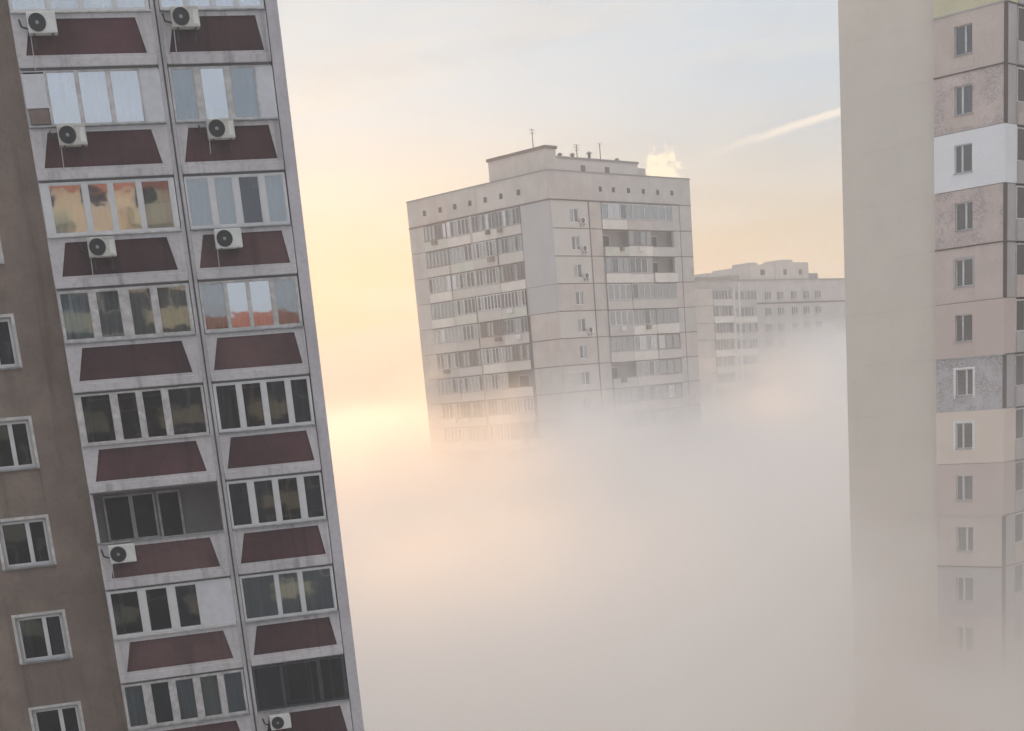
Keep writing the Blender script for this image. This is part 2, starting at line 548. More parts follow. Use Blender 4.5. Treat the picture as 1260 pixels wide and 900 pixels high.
# ------------------------------------------------------------------ air conditioners on the left block
def air_conditioner(root, x, z, label, group, w=.74, h=.54, yb=-.06, cable=-1):
    """x, z: upper left corner of the casing on the facade of root"""
    base = root.matrix_basis @ Vector((x + w / 2, yb, z - h))
    o = empty('air_conditioner', base)
    o.rotation_euler = root.rotation_euler
    tag(o, label, 'air conditioner', group)
    d = .30
    a = MB().box(-w / 2, w / 2, -d, 0, 0, h).build('casing', M['acold' if int(x * 10) % 3 == 0 else 'acwhite'], o, bevel=.025)
    c = (-w * .16, h * .5)
    r = h * .41
    MB().ring(c, 0.001, r, -d - .008, -d + .01).build('fan_well', M['acdark'], o)
    gr = MB()
    for q in range(1, 5):
        gr.ring(c, r * q / 4.4, r * q / 4.4 + .004, -d - .02, -d - .012)
    for q in range(6):
        t = math.pi * q / 6
        dx, dz = math.cos(t) * r, math.sin(t) * r
        gr.tube((c[0] - dx, -d - .014, c[1] - dz), (c[0] + dx, -d - .014, c[1] + dz), .004, 5)
    gr.ring(c, r * .98, r * 1.06, -d - .022, -d + .01)
    gr.build('fan_grille', M['dark'], o)
    MB().ring(c, .001, r * .22, -d - .024, -d - .01, 12).build('fan_hub', M['metal'], o)
    lv = MB().box(w * .29, w * .46, -d - .004, -d + .01, h * .16, h * .84)
    lv.build('service_cover', M['acwhite'], o)
    for sx in (-.32, .32):
        b = MB()
        b.box(sx * w - .02, sx * w + .02, -d - .02, .0, -.05, -.012)
        b.box(sx * w - .02, sx * w + .02, -.035, .0, -.30, -.05)
        b.build('bracket', M['dark'], o)
    MB().tube((cable * w / 2, -.08, h * .3), (cable * (w / 2 + .16), -.03, h * .42), .022).tube(
        (cable * (w / 2 + .16), -.03, h * .42), (cable * (w / 2 + .2), .05, h * .8), .022).build('pipe', M['black'], o)
    dl = .35 + (int(abs(x) * 37) % 5) * .12
    MB().tube((-w * .45, -.06, .02), (-w * .47, -.03, -dl), .012, 6).build('drain_hose', M['cream_frame'], o)
    return o


ACG = 'air conditioners hung on the near block'
for x, z, lab in (
    (-3.10, 10.78, 'white air conditioner in the corner of the topmost wide maroon balcony panel'),
    (.66, 10.86, 'white air conditioner on the topmost narrow balcony panel, by the sky edge'),
    (-2.78, 8.02, 'white air conditioner with dark fan under three pale blue panes'),
    (1.22, 8.04, 'white air conditioner under grey green panes, second narrow balcony down'),
    (-2.46, 5.15, 'white air conditioner under the balcony glazing with warm orange reflections'),
    (1.03, 5.18, 'white air conditioner under the four beige curtained panes'),
    (-3.22, -3.22, 'white air conditioner hanging below the open unglazed balcony'),
    (.72, -8.88, 'small white air conditioner below the dark unframed glazing, lowest of all'),
):
    air_conditioner(left, x, ZC + z, lab, ACG, w=.62 if z < -8 else .74, h=.44 if z < -8 else .52)

# washing on the dark fourth balcony
for x, c, mt, lab, w in ((-2.66, 0, 'c_pink', 'pink towel hanging behind the dark glazing of a wide balcony', .42), (-1.92, 0, 'c_purple', 'purple cloth hanging behind dark balcony glazing beside a pink towel', .5)):
    t = empty('towel', left.matrix_basis @ Vector((x, .38, S(4) - .15)))
    t.rotation_euler = left.rotation_euler
    tag(t, lab, 'towel')
    curtain('cloth', M[mt], t, 0, w, 0, 0, .62, amp=.02, wl=.3)
    MB().tube((-.1, 0, .625), (w + .1, 0, .625), .006, 6).build('line', M['black'], t)

# ================================================================== RIGHT BLOCK
rp = at(1235, 435, 82.3)
right = empty('apartment_block', (rp[0], rp[1], 0), 135)
tag(right, 'tall panel block with a blank beige gable beside a strip of differently painted floors', 'apartment block')
TOP = ZC + 22
XB = -3.87
GX = -9.72
RECESS = .5
# gable: one panel per storey with fine joints
for k in range(-2, 17):
    zt = ZC + 16.6 - 2.8 * k
    mk = ['gable', 'gable_pale', 'gable', 'gable_grey'][(k * 7 + k * k) % 4]
    box('gable_panel', M[mk], right, GX, XB - .003, RECESS, 1.0, max(0, zt - 2.79), zt)
box('gable_wall', M['gable'], right, GX + .01, XB - .01, 1.003, 14, 0, TOP)
for k in range(-2, 11):
    z = ZC + 16.6 - 2.8 * k
    box('panel_joint', M['gable_joint'], right, GX - .004, XB - .004, RECESS - .005, RECESS + .02, z - .012, z + .012)
# things that stick out past the left edge of the gable (balcony ends of the hidden long side)
for k in range(-2, 11):
    z = ZC + 16.6 - 2.8 * k
    if k in (0, 1, 4, 7):
        box('balcony', M['r_side'], right, GX - .13, GX - .003, RECESS + .35, 4, z - 2.2, z - 1.1)
RL = lambda k: ZC + 16.6 - 2.8 * k            # upper joint of storey k; k = 0 is the first whole one
rmat = ['r_cream', 'r_pink', 'r_mosaic', 'r_white', 'r_mosaic', 'r_pink', 'r_plainpink', 'r_bluemosaic', 'r_palecream', 'r_plainpink', 'r_pink', 'r_side', 'r_pink', 'r_side']
SIDE = lambda u, v, z: (-v, u, z)             # along the right-hand return face
box('core', M['room'], right, XB + .02, -.36, .9, 6, 0, TOP)
for i, mk in enumerate(rmat):
    k = i - 1
    zt, zb = RL(k), RL(k) - 2.8
    mt = M[mk]
    x0, x1 = -2.72, -1.74
    w0, w1 = zt - 1.99, zt - .62
    ins = mk in ('r_cream', 'r_white', 'r_plainpink', 'r_palecream')
    y = -.05 if ins else 0.0                  # insulated flats stand proud
    e = -y
    zb_ = zb + .012
    f = MB()
    f.box(XB, x0, y, .3, zb_, zt - .012)
    f.box(x1, e, y, .3, zb_, zt - .012)
    f.box(x0, x1, y, .3, zb_, w0)
    f.box(x0, x1, y, .3, w1, zt - .012)
    wl = f.build('wall_panel', mt, right)
    # return face: a strip of wall, then loggia openings
    sm = mt if mk in ('r_white', 'r_palecream', 'r_plainpink', 'r_cream') else M['r_side']
    sb = MB(SIDE)
    sb.box(.3, 1.3, y, .28, zb_, zt - .012)
    sb.build('side_panel', sm, right)
    lg = MB(SIDE)
    lg.box(1.302, 5.9, -.12, .05, zb_, zb + 1.05)
    lg.build('balcony', M[random.choice(['r_side', 'r_pink', 'r_mosaic', 'r_side'])], right)
    lf = MB(SIDE)
    xs = [1.36, 2.5, 3.6, 4.7, 5.8]
    for a, b in zip(xs, xs[1:]):
        sash(lf, a, b - .01, zb + 1.06, zt - .1, -.02, .05, .07)
    lw = lf.build('window', M['white' if k % 2 else 'cream_frame'], right)
    for a, b in zip(xs, xs[1:]):
        box('pane', M['deep'], lw, a + .06, b - .07, .01, .018, zb + 1.12, zt - .16, xf=SIDE)
    box('room_wall', M['room'], lw, 1.32, 5.85, .5, .55, zb + .2, zt - .05, xf=SIDE)
    # front window, its frame, panes, sill
    fm = MB()
    yy = y + .12
    xm = x0 + (.40 if k % 3 else .58)
    sash(fm, x0, x1, w0, w1, yy, yy + .06, .05)
    fm.box(xm - .05, xm + .05, yy - .01, yy + .05, w0 + .05, w1 - .05)
    wn = fm.build('window', M['white' if k not in (0, 5) else 'cream_frame'], right)
    box('pane', M['deep'], wn, x0 + .05, xm - .05, yy + .02, yy + .028, w0 + .05, w1 - .05)
    box('pane', M['deep'], wn, xm + .05, x1 - .05, yy + .02, yy + .028, w0 + .05, w1 - .05)
    box('sill', M['metal'], wn, x0 - .05, x1 + .05, y - .06, yy - .003, w0 - .03, w0 + .004)
    box('room_wall', M['room'], wn, x0 - .2, x1 + .2, .82, .86, w0 - .3, w1 + .2)
    if k in (1, 4, 8):
        curtain('curtain', M['c_sheer' if k == 1 else 'c_grey'], wn, x0 + .06, x1 - .06, yy + .2, w0 + .02, w1 - .03)
    if k in (4, 6, 7):
        sr = MB()
        for a in ((x0 - .12, x0 - .003), (x1 + .003, x1 + .12)):
            sr.box(a[0], a[1], y - .012, y + .02, w0 - .12, w1 + .1)
        sr.box(x0 - .003, x1 + .003, y - .012, y + .02, w1 + .003, w1 + .1)
        sr.build('surround', M['r_white' if k != 4 else 'r_side'], wn)
    if k in (0, 1, 5):                        # ornamental lozenge block under the window
        box('apron', M['r_pink'], wn, x0 - .05, x1 + .1, y - .02, y + .01, w0 - .62, w0 - .12)
    if not ins:
        box('corner_trim', M['joint'], right, -.045, .03, -.03, .30, zb + .02, zt - .02)
    if mk not in ('r_white',) and not (mk == 'r_palecream'):
        jb = MB()
        jb.box(XB, .02, -.045, .28, zb - .05, zb + .01)
        jb.build('floor_joint', M['joint'] if mk in ('r_pink', 'r_mosaic') else M['r_side'], right)
        box('floor_joint', M['joint'], right, .3, 1.2, -.03, .2, zb - .05, zb + .01, xf=SIDE)
box('wall_panel', M['r_pink'], right, XB, 0, .01, .3, 0, RL(13) - .1)
box('side_panel', M['r_side'], right, .3, 5.9, .02, .3, 0, RL(13) - .1, xf=SIDE)
box('gable_wall', M['gable'], right, -.3, -.35 + 12, 5.9, 14, 0, TOP)

# ================================================================== TOWER
tp = at(687, 400, 160)
tower = empty('apartment_tower', (tp[0], tp[1], 0), 45)
tag(tower, 'grey and pink corner apartment tower rising alone from the fog, with stepped roof', 'apartment tower')
WL, WR = 21.9, 24.5
TL = lambda k: ZC + 19.25 - 2.8 * k
LF = lambda u, v, z: (v, WL - u, z)           # along the left face, seen from outside
T0 = ZC + 22.05
box('core', M['dim'], tower, 1.0, WR - .3, 1.0, WL - .3, 0, TL(0))
NR = 10
# upper technical storey and roof
up = MB()
up.box(0, WR, 0, .3, TL(0) + .03, T0)
up.box(0, .3, .3, WL, TL(0) + .03, T0)
up.box(WR - .3, WR, .3, WL, TL(0) + .03, T0)
up.box(.3, WR - .3, WL - .3, WL, TL(0) + .03, T0)
up.build('attic_wall', M['t_wall'], tower)
box('attic_panel', M['t_pink'], tower, .05, 6.1, -.03, -.002, TL(0) + .08, T0 - .55)
for k in range(3):
    box('attic_panel', M[['t_pink', 't_wall', 't_pale'][k]], tower, 2.4 + 4.5 * k, 6.6 + 4.5 * k, -.025, -.002, TL(0) + .1, T0 - .3, xf=LF)
box('roof', M['roof'], tower, .31, WR - .31, .31, WL - .31, TL(0) + .05, T0 - .5)
cp = MB()
cp.box(-.06, WR + .06, -.06, .36, T0 + .003, T0 + .13)
cp.box(-.06, .36, .36, WL + .06, T0 + .003, T0 + .13)
cp.build('parapet_cap', M['slab'], tower)
for u in (2.6, 5.2, 7.6, 10.0, 12.4, 14.8, 17.4):
    box('attic_vent', M['room'], tower, u, u + .5, -.04, .1, TL(0) + 1.0, TL(0) + 1.55, xf=LF)
for x in (8.2, 10.4, 13.0, 15.6, 18.2, 20.8):
    box('attic_vent', M['room'], tower, x, x + .45, -.04, .1, TL(0) + 1.0, TL(0) + 1.5)
# penthouse: machine room, tall slab end and lower run along the right face
box('machine_room', M['t_wall'], tower, .12, 1.75, .12, 8.5, T0 - .02, ZC + 24.2)
box('machine_room_cap', M['roof'], tower, .0, 1.9, .0, 8.65, ZC + 24.202, ZC + 24.5)
box('machine_room', M['t_pale'], tower, 1.753, 15.3, .14, 7.5, T0 - .02, ZC + 23.35)
box('machine_room_cap', M['slab'], tower, 1.905, 15.4, .03, 7.6, ZC + 23.352, ZC + 23.55)
box('machine_room', M['t_wall'], tower, 15.303, 16.7, .2, 7, T0 - .02, ZC + 22.95)
for x in (5.6, 9.6):
    box('machine_room_door', M['dark'], tower, x, x + .7, .10, .138, T0 - .0, T0 + .75)

box('cornice', M['joint'], tower, .02, WL, -.10, .0, TL(0) - .08, TL(0) + .055, xf=LF)
box('cornice', M['joint'], tower, -.1, 22.2, -.10, .0, TL(0) - .07, TL(0) + .055)
PK = ['deep', 'deep', 'clear', 'mirror', 'clear']


def band(face, x0, x1, z0, z1, n, kinds, parent, y=-.02, wmat='cream_frame'):
    """a run of glazing along a face: one window with its panes and what is behind"""
    fm = MB(face)
    st = (x1 - x0) / n
    fm.box(x0, x1, y, y + .08, z0, z0 + .08)
    fm.box(x0, x1, y, y + .08, z1 - .08, z1)
    for i in range(n + 1):
        xx = x0 + st * i
        fm.box(max(x0, xx - .06), min(x1, xx + .06), y - .01, y + .07, z0 + .08, z1 - .08)
    w = fm.build('window', M[wmat], parent)
    i = 0
    while i < n:                              # neighbouring lights of one kind share a pane
        j = i
        while j < n and kinds[j % len(kinds)] == kinds[i % len(kinds)]:
            j += 1
        kd = kinds[i % len(kinds)]
        a, b = x0 + st * i + .02, x0 + st * j - .02
        if kd == 'w':
            box('blank_panel', M['w_tan'], w, a, b, y + .02, y + .06, z0 + .06, z1 - .06, xf=face)
        else:
            box('pane', M[{'d': 'deep', 'c': 'clear', 'm': 'mirror', 'g': 'clear', 'b': 'clear'}[kd]], w, a, b, y + .03, y + .04, z0 + .06, z1 - .06, xf=face)
            bk = {'d': 'room', 'c': 'c_grey', 'm': 'c_sheer', 'g': 'c_green', 'b': 'c_beige'}[kd]
            box('blind', M[bk], w, a, b, y + .25, y + .28, z0 + .02, z1 - .02, xf=face)
        i = j
    return w


lrnd = random.Random(5)


def loggia(face, a, b, zb, zt, kinds, y):
    """one flat's loggia: slab, parapet and whatever glazing its owner chose"""
    pm = M[lrnd.choice(['t_light', 't_light', 't_pale', 't_wall', 't_green', 't_pink', 't_pale'])]
    ph = lrnd.choice((.92, .98, .98, 1.06))
    yf = y - lrnd.choice((.0, .05, .12, .2))
    bl = MB(face).box(a, b, yf, yf + .1, zb - .02, zb + ph)
    bl.box(a, b, yf + .1, .9, zb - .06, zb + .06)
    pb = bl.build('balcony', pm, tower)
    box('rail', M['slab'], pb, a, b, yf - .03, yf + .13, zb + ph + .003, zb + ph + .05, xf=face)
    box('slab_edge', M['joint'], pb, a, b, yf - .02, .2, zb - .13, zb - .024, xf=face)
    if lrnd.random() < .12:                   # left open
        box('inner_window', M['cream_frame'], pb, a + .6, a + 2.2, .90, .945, zb + .9, zt - .5, xf=face)
        box('inner_pane', M['room'], pb, a + .7, a + 2.1, .88, .898, zb + 1.0, zt - .6, xf=face)
    else:
        band(face, a + .04, b - .04, zb + ph + .055, zt - .14, len(kinds), kinds, tower, y=yf + .02, wmat=lrnd.choice(['white', 'cream_frame', 'cream_frame', 'metal', 'boxbrown']))
    if lrnd.random() < .3:                    # washing line box or cupboard on the rail
        c = a + lrnd.uniform(.5, 2.5)
        box('window_box', M[lrnd.choice(['boxbrown', 'dark', 'white'])], pb, c, c + lrnd.uniform(.4, .9), yf - .35, yf - .035, zb + .5, zb + .95, xf=face)


lpat = [('ggcddwdcddd', 'ddcdmdd'), ('gcbgcgcgcdd', 'cdgcddc'), ('dcbbcwcdcdd', 'ddcdddc'), ('cgcgccdcddd', 'dcddddd'), ('gcwcgccdddc', 'ddccddd'),
        ('ddcdcdccddc', 'cdcddcc'), ('gccgdcdcccd', 'ccddccc'), ('dddcdddcddc', 'dddcddd'), ('dcdddcdddcd', 'dcddcdd'), ('ddcddcdddcd', 'cddcddd')]
for k in range(NR):
    zt = TL(k)
    zb = zt - 2.8
    # ---------- left face
    f = MB(LF)
    f.box(0, 2.6, 0, .3, zb, zt - .05)                                  # outer column
    f.build('wall_panel', M[['t_wall', 't_wall', 't_wall', 't_pale', 't_wall'][k % 5]], tower)
    box('wall_panel', M['t_blue' if k < 4 else ('t_pink' if k % 3 else 't_wall')], tower, 17.7, WL, -.03 if k < 4 else 0, .3, zb + (.0 if k < 4 else .03), zt - (.0 if k < 3 else .05), xf=LF)
    box('rear_wall', M['dim'], tower, 2.6, 17.7, .95, .99, zb, zt, xf=LF)
    for q, (a, b) in enumerate(((2.62, 6.3), (6.34, 10.0), (10.3, 13.96), (14.0, 17.68))):
        loggia(LF, a, b, zb, zt, lpat[k][0][:6] if q == 0 else lpat[k][0][5:] if q == 1 else lpat[k][1] if q == 2 else lpat[k][1][::-1], -.12)
    box('pier', M['t_wall'], tower, 10.003, 10.297, -.15, .9, zb, zt - .05, xf=LF)
    # ---------- right face
    box('wall_panel', M['t_pale' if k < 3 else ('t_pink' if k % 2 else 't_pale')], tower, .302 if k >= 4 else .302, 3.2, 0, .3, zb + .03, zt - .03)
    wp = MB()
    wx0, wx1, wz0, wz1 = 3.2, 4.5, zt - 2.2, zt - .8
    mt = M['t_pale' if k < 3 else ('t_pink' if k % 2 else 't_pale')]
    wp.box(wx1, 6.15, 0, .3, zb + .03, zt - .03)
    wp.box(wx0, wx1, 0, .3, zb + .03, wz0)
    wp.box(wx0, wx1, 0, .3, wz1, zt - .03)
    wp.build('wall_panel', mt, tower)
    band(None, wx0, wx1, wz0, wz1, 2, 'dc' if k % 2 else 'cd', tower, y=.08, wmat='white')
    box('joint', M['joint'], tower, 6.15, 6.32, -.02, .3, zb, zt)
    box('wall_panel', M['t_pink' if k in (0, 1, 2) else 't_wall'], tower, 6.322, 8.3, 0, .3, zb + .03, zt - .05)
    box('wall_panel', M['t_wall' if k not in (3, 5) else 't_pink'], tower, 20.9, WR, 0, .3, zb + .03, zt - .05)
    box('rear_wall', M['dim'], tower, 8.3, 20.9, .95, .99, zb, zt)
    kinds = ['cmmdggggcgc', 'gcdccdggcgg', 'cdbbdddcddd', 'ggcgdgggccc', 'gcgggcdgccc', 'bbbgcmcmmcc', 'gbcgccdcbbc', 'cggcdcdggmc', 'cdcddcdggcc', 'dcdccddcgcd'][k]
    for q, (a, b) in enumerate(((8.3, 12.45), (12.5, 16.7), (16.75, 20.9))):
        loggia(None, a, b, zb, zt, kinds[q * 4:q * 4 + 4], -.12)
    for a, b in ((.31, 6.14), (6.33, 8.29), (20.92, 22.19), (22.31, WR)):
        box('floor_joint', M['joint'], tower, a, b, -.012, .1, zt - .06, zt + .02)
    if k >= 3:
        box('floor_joint', M['joint'], tower, 17.75, WL - .02, -.012, .1, zt - .06, zt + .02, xf=LF)
        box('joint', M['joint'], tower, 17.75, 17.87, -.015, .1, zb, zt - .07, xf=LF)
box('joint', M['joint'], tower, 22.2, 22.3, -.014, .1, TL(NR), TL(0))
lower = MB()
lower.box(.3, WR, 0, .3, 0, TL(NR) - .06)
lower.box(0, .3, 0, WL, 0, TL(NR) - .06)
lower.build('wall_panel', M['t_wall'], tower)
box('end_wall', M['t_wall'], tower, WR - .3, WR - .002, .3, WL, 0, TL(0))
box('end_wall', M['t_wall'], tower, .3, WR - .3, WL - .3, WL - .002, 0, TL(0))

TG = 'air conditioners on the tower corner strip'
for k, nm in ((0, 'topmost'), (1, 'second'), (2, 'third'), (4, 'fifth'), (7, 'eighth')):
    air_conditioner(tower, 4.62, TL(k) - 1.75, 'small air conditioner beside the %s window down on the tower corner strip' % nm, TG, w=.8, h=.6, yb=-.01)


def antenna(x, y, z, h, label, bars):
    o = empty('antenna', tower.matrix_basis @ Vector((x, y, z)))
    o.rotation_euler = tower.rotation_euler
    tag(o, label, 'antenna', 'antennas on the tower roof')
    MB().tube((0, 0, 0), (0, 0, h), .05, 8).build('mast', M['dark'], o)
    for i in range(bars):
        zz = h * (.98 - .16 * i)
        MB().tube((-.45 + .06 * i, 0, zz), (.45 - .06 * i, 0, zz), .025, 6).build('crossbar', M['dark'], o)
    MB().box(-.15, .15, -.15, .15, 0, .06).build('foot', M['slab'], o)


def vent_pipe(x, y, z, h, label):
    o = empty('roof_vent', tower.matrix_basis @ Vector((x, y, z)))
    o.rotation_euler = tower.rotation_euler
    tag(o, label, 'roof vent', 'vents on the tower roof')
    MB().tube((0, 0, 0), (0, 0, h), .16, 12).build('pipe', M['dark'], o)
    MB().tube((0, 0, h), (0, 0, h + .08), .30, 12).tube((0, 0, h + .08), (0, 0, h + .2), .16, 12).build('cowl', M['slab'], o)


antenna(1.5, 3.0, ZC + 24.5, 2.1, 'thin antenna mast on the raised end of the tower roof', 2)
antenna(7.3, 2.0, ZC + 23.55, 1.7, 'dark antenna with crossbars amid the roof vents of the tower', 3)
antenna(10.6, 1.5, ZC + 23.55, 1.9, 'lone slim antenna mast over the long low roof box of the tower', 1)
antenna(15.9, 1.5, ZC + 22.95, .9, 'short antenna on the lowest step of the tower roof', 1)
vent_pipe(3.6, 1.2, ZC + 23.55, .35, 'squat roof vent nearest the raised end of the tower roof')
vent_pipe(5.6, 1.2, ZC + 23.55, .42, 'squat roof vent just before the crossbarred antenna')
vent_pipe(7.9, .8, ZC + 23.55, .60, 'tallest roof vent, beside the crossbarred antenna')
vent_pipe(13.0, 1.2, ZC + 23.55, .25, 'low roof vent near the far end of the long roof box')

# ================================================================== FAR BLOCK
fp = at(905, 455, 260)
far = empty('apartment_block', (fp[0], fp[1], 0), 45)
tag(far, 'distant stepped apartment block fading into fog between the tower and the beige gable', 'apartment block')
FT = ZC + 15.75
FLn = lambda k: ZC + 14.1 - 2.75 * k
box('wall', M['t_wall'], far, -14, .7, .9, 16, 0, FT)
box('wall', M['t_wall'], far, .703, 44, 3.2, 16, 0, FT - .1)
box('roof_cap', M['slab'], far, -14.1, .8, -.1, 16.1, FT + .002, FT + .25)
box('roof_cap', M['slab'], far, .805, 44.1, 3.0, 16.1, FT - .098, FT + .1)
box('machine_room', M['t_pale'], far, 10.9, 29.2, 3.6, 12, FT + .102, ZC + 18.2)
box('machine_room', M['t_wall'], far, 18.5, 29.3, 3.4, 12.2, FT + .102, ZC + 18.75)
box('machine_room', M['slab'], far, 6.0, 8.6, 4.4, 8, FT + .102, ZC + 16.7)
box('machine_room', M['t_pale'], far, -4.5, -2.5, 2, 6, FT + .252, ZC + 16.8)
box('machine_room', M['t_wall'], far, 13.0, 15.2, 5, 9, ZC + 18.203, ZC + 18.9)
box('machine_room', M['t_wall'], far, 23.0, 26.5, 5, 9, ZC + 18.753, ZC + 19.4)
box('machine_room', M['t_wall'], far, 1.5, 4.6, 5.2, 9, FT + .102, ZC + 16.35)
box('machine_room', M['slab'], far, 32.0, 35.0, 5, 9, FT + .102, ZC + 17.0)
for x in (14, 21, 26.0):
    box('roof_vent', M['room'], far, x, x + 1.0, 3.33, 3.4 if x > 18 else 3.6, ZC + 16.6, ZC + 17.5)
box('floor_joint', M['joint'], far, .72, 44, 3.1, 3.2, ZC + 11.6, ZC + 11.85)
for k in range(7):
    zt = FLn(k)
    zb = zt - 2.75
    box('wall_panel', M['t_pink' if k in (0, 1, 2) else 't_wall'], far, -14, -5.6, 0, .3, zb + .06, zt - .02)
    box('pier', M['t_pale'], far, .0, .7, -.1, .9, zb, zt)
    b = MB().box(-5.6, 0, -.2, 0, zb - .05, zb + 1.0).box(-5.6, 0, 0, .88, zb - .05, zb + .06)
    bb = b.build('balcony', M['t_light' if k % 2 else 't_pale'], far)
    band(None, -5.5, -.1, zb + 1.06, zt - .15, 6, ['dddddc', 'ddcddd', 'cddddd'][k % 3], far, y=.25)
    for a, c in ((.9, 6.0), (6.6, 11.6)):
        f3 = lambda x, y, z: (x, y + 3.2, z)
        b = MB(f3).box(a, c, -.25, -.1, zb - .05, zb + 1.0).box(a, c, -.1, -.003, zb - .05, zb + .06)
        b.build('balcony', M['t_light' if (k + int(a)) % 2 else 't_wall'], far)
        band(f3, a + .1, c - .1, zb + 1.06, zt - .15, 5, ['dcddd', 'ddddc', 'dcdcd'][k % 3], far, y=-.30)
    for x in (14.5, 18.5, 23.0, 27.0, 31.0):
        band(lambda x_, y_, z_: (x_, y_ + 3.2, z_), x, x + 1.5, zb + 1.0, zt - .4, 2, 'dd', far, y=-.34)
box('pier', M['t_light'], far, 6.05, 6.55, 2.95, 3.2, 0, FT - .4)
box('wall_panel', M['t_wall'], far, -14, .7, .1, .9, 0, FLn(7) - .06)

# ================================================================== BLOCK BEHIND THE EYE (seen only mirrored in the panes)
back = empty('apartment_block', (0, 0, 0))
tag(back, 'warm painted apartment block with red roof edge, mirrored in the balcony panes', 'apartment block')
BT = ZC + 11.6
BT = ZC + 13.2
box('wall', M['warm'], back, -26, 8.2, -14, -1.2, ZC + 7.6, BT)
box('wall', M['back_grey'], back, -26, 8.19, -13.9, -1.21, 0, ZC + 7.597)
box('roof_edge', M['warmred'], back, -26.2, 8.4, -14.2, -.95, BT + .003, BT + 1.3)
box('wall', M['back_grey'], back, 8.203, 46, -14, -1.4, 0, ZC + 5.2)
box('roof_edge', M['warmred'], back, 8.41, 46.2, -14.2, -1.1, ZC + 5.203, ZC + 6.1)
for zi in range(-4, 5):
    for xi in range(-4, 14):
        z = ZC + zi * 2.8 + 1.0
        x = -.3 + xi * 2.9
        yw = -1.2 if x < 7 else -1.4
        if x > 7 and (zi > 1 or x < 8.4):
            continue
        w = box('window', M['white'], back, x, x + 1.4, yw + .003, yw + .07, z, z + 1.4)
        box('pane', M['room'], w, x + .1, x + 1.3, yw + .072, yw + .08, z + .1, z + 1.3)
        if zi % 2 == 0 and xi % 2 == 0:
            box('balcony', M['r_cream'], back, x - .6, x + 2.0, yw + .1, yw + .9, z - 1.0, z - .1)

# ================================================================== GROUND
gmt = wall_mat('pale_bounce_ground', (.50, .50, .49), blotch=.3, dirt=.3)  # unseen ground, paled to bounce light up into the fog
g = MB().face([(-4000, -4000, 0), (4000, -4000, 0), (4000, 4000, 0), (-4000, 4000, 0)]).build('ground', gmt)
g['kind'] = 'structure'
#FOGBEGIN
SUN_AZ, SUN_EL = -8.0, 5.5
VEIL = .88
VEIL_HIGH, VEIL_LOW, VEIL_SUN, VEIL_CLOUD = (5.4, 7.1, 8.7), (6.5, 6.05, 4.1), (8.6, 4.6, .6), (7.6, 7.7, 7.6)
VEIL_ZENITH, VEIL_BACK = (16.0, 14.9, 13.8), (7.6, 8.3, 9.6)  # zenith and rear sky brightened out of view to light fog and facades
HAZE_D, FOG_K, FOG_MAX = .0018, .00062, .12
# ================================================================== AIR
mt, nt, out = nodes('haze_air')
pv = nt.nodes.new('ShaderNodeVolumePrincipled')
pv.inputs['Color'].default_value = (.97, .96, .97, 1)
pv.inputs['Density'].default_value = HAZE_D
pv.inputs['Anisotropy'].default_value = .35
nt.links.new(pv.outputs[0], out.inputs['Volume'])
hz = MB().box(-700, 700, -60, 800, -1, ZC + 32).build('haze', mt)
hz['kind'] = 'stuff'

mt, nt, out = nodes('fog_bank')
pv = nt.nodes.new('ShaderNodeVolumePrincipled')
pv.inputs['Color'].default_value = (.999, .986, .978, 1)
pv.inputs['Anisotropy'].default_value = .65
nt.links.new(pv.outputs[0], out.inputs['Volume'])
pos = nt.nodes.new('ShaderNodeNewGeometry').outputs['Position']
sx = nt.nodes.new('ShaderNodeSeparateXYZ')
nt.links.new(pos, sx.inputs[0])
X, Y, Z = sx.outputs
n1 = noise(nt, pos, .042, 3, .6, (1, 1, 1.8))
n2 = noise(nt, pos, .006, 1, .5)
# the fog's upper level: lower near the eye, rising over the far block
top = math_(nt, 'ADD', math_(nt, 'MULTIPLY', math_(nt, 'SUBTRACT', n1, .5), 30.0), ramp(nt, Y, 80, 130, ZC - .7, ZC + 1.6))
top = math_(nt, 'ADD', top, math_(nt, 'MULTIPLY', math_(nt, 'SUBTRACT', n2, .5), 5.0))
rise = math_(nt, 'MULTIPLY', ramp(nt, Y, 185, 245), ramp(nt, X, 30, 64))
top = math_(nt, 'ADD', top, math_(nt, 'MULTIPLY', rise, 8.0))
depth = math_(nt, 'MAXIMUM', math_(nt, 'SUBTRACT', top, Z), 0)
den = math_(nt, 'MINIMUM', math_(nt, 'MULTIPLY', math_(nt, 'MULTIPLY', depth, depth), FOG_K), FOG_MAX)
n3 = noise(nt, pos, .05, 2, .6, (1, 1, 1.6))
den = math_(nt, 'MULTIPLY', den, ramp(nt, n3, .34, .66, .2, 2.1))
den = math_(nt, 'MULTIPLY', den, ramp(nt, Y, 46, 66))
den = math_(nt, 'MULTIPLY', den, ramp(nt, Y, 550, 200, .15, 1.0))
nt.links.new(den, pv.inputs['Density'])
mt.cycles.volume_step_rate = .25
fg = MB().box(-190, 230, 46, 560, .5, ZC + 9).build('fog', mt)
fg['kind'] = 'stuff'

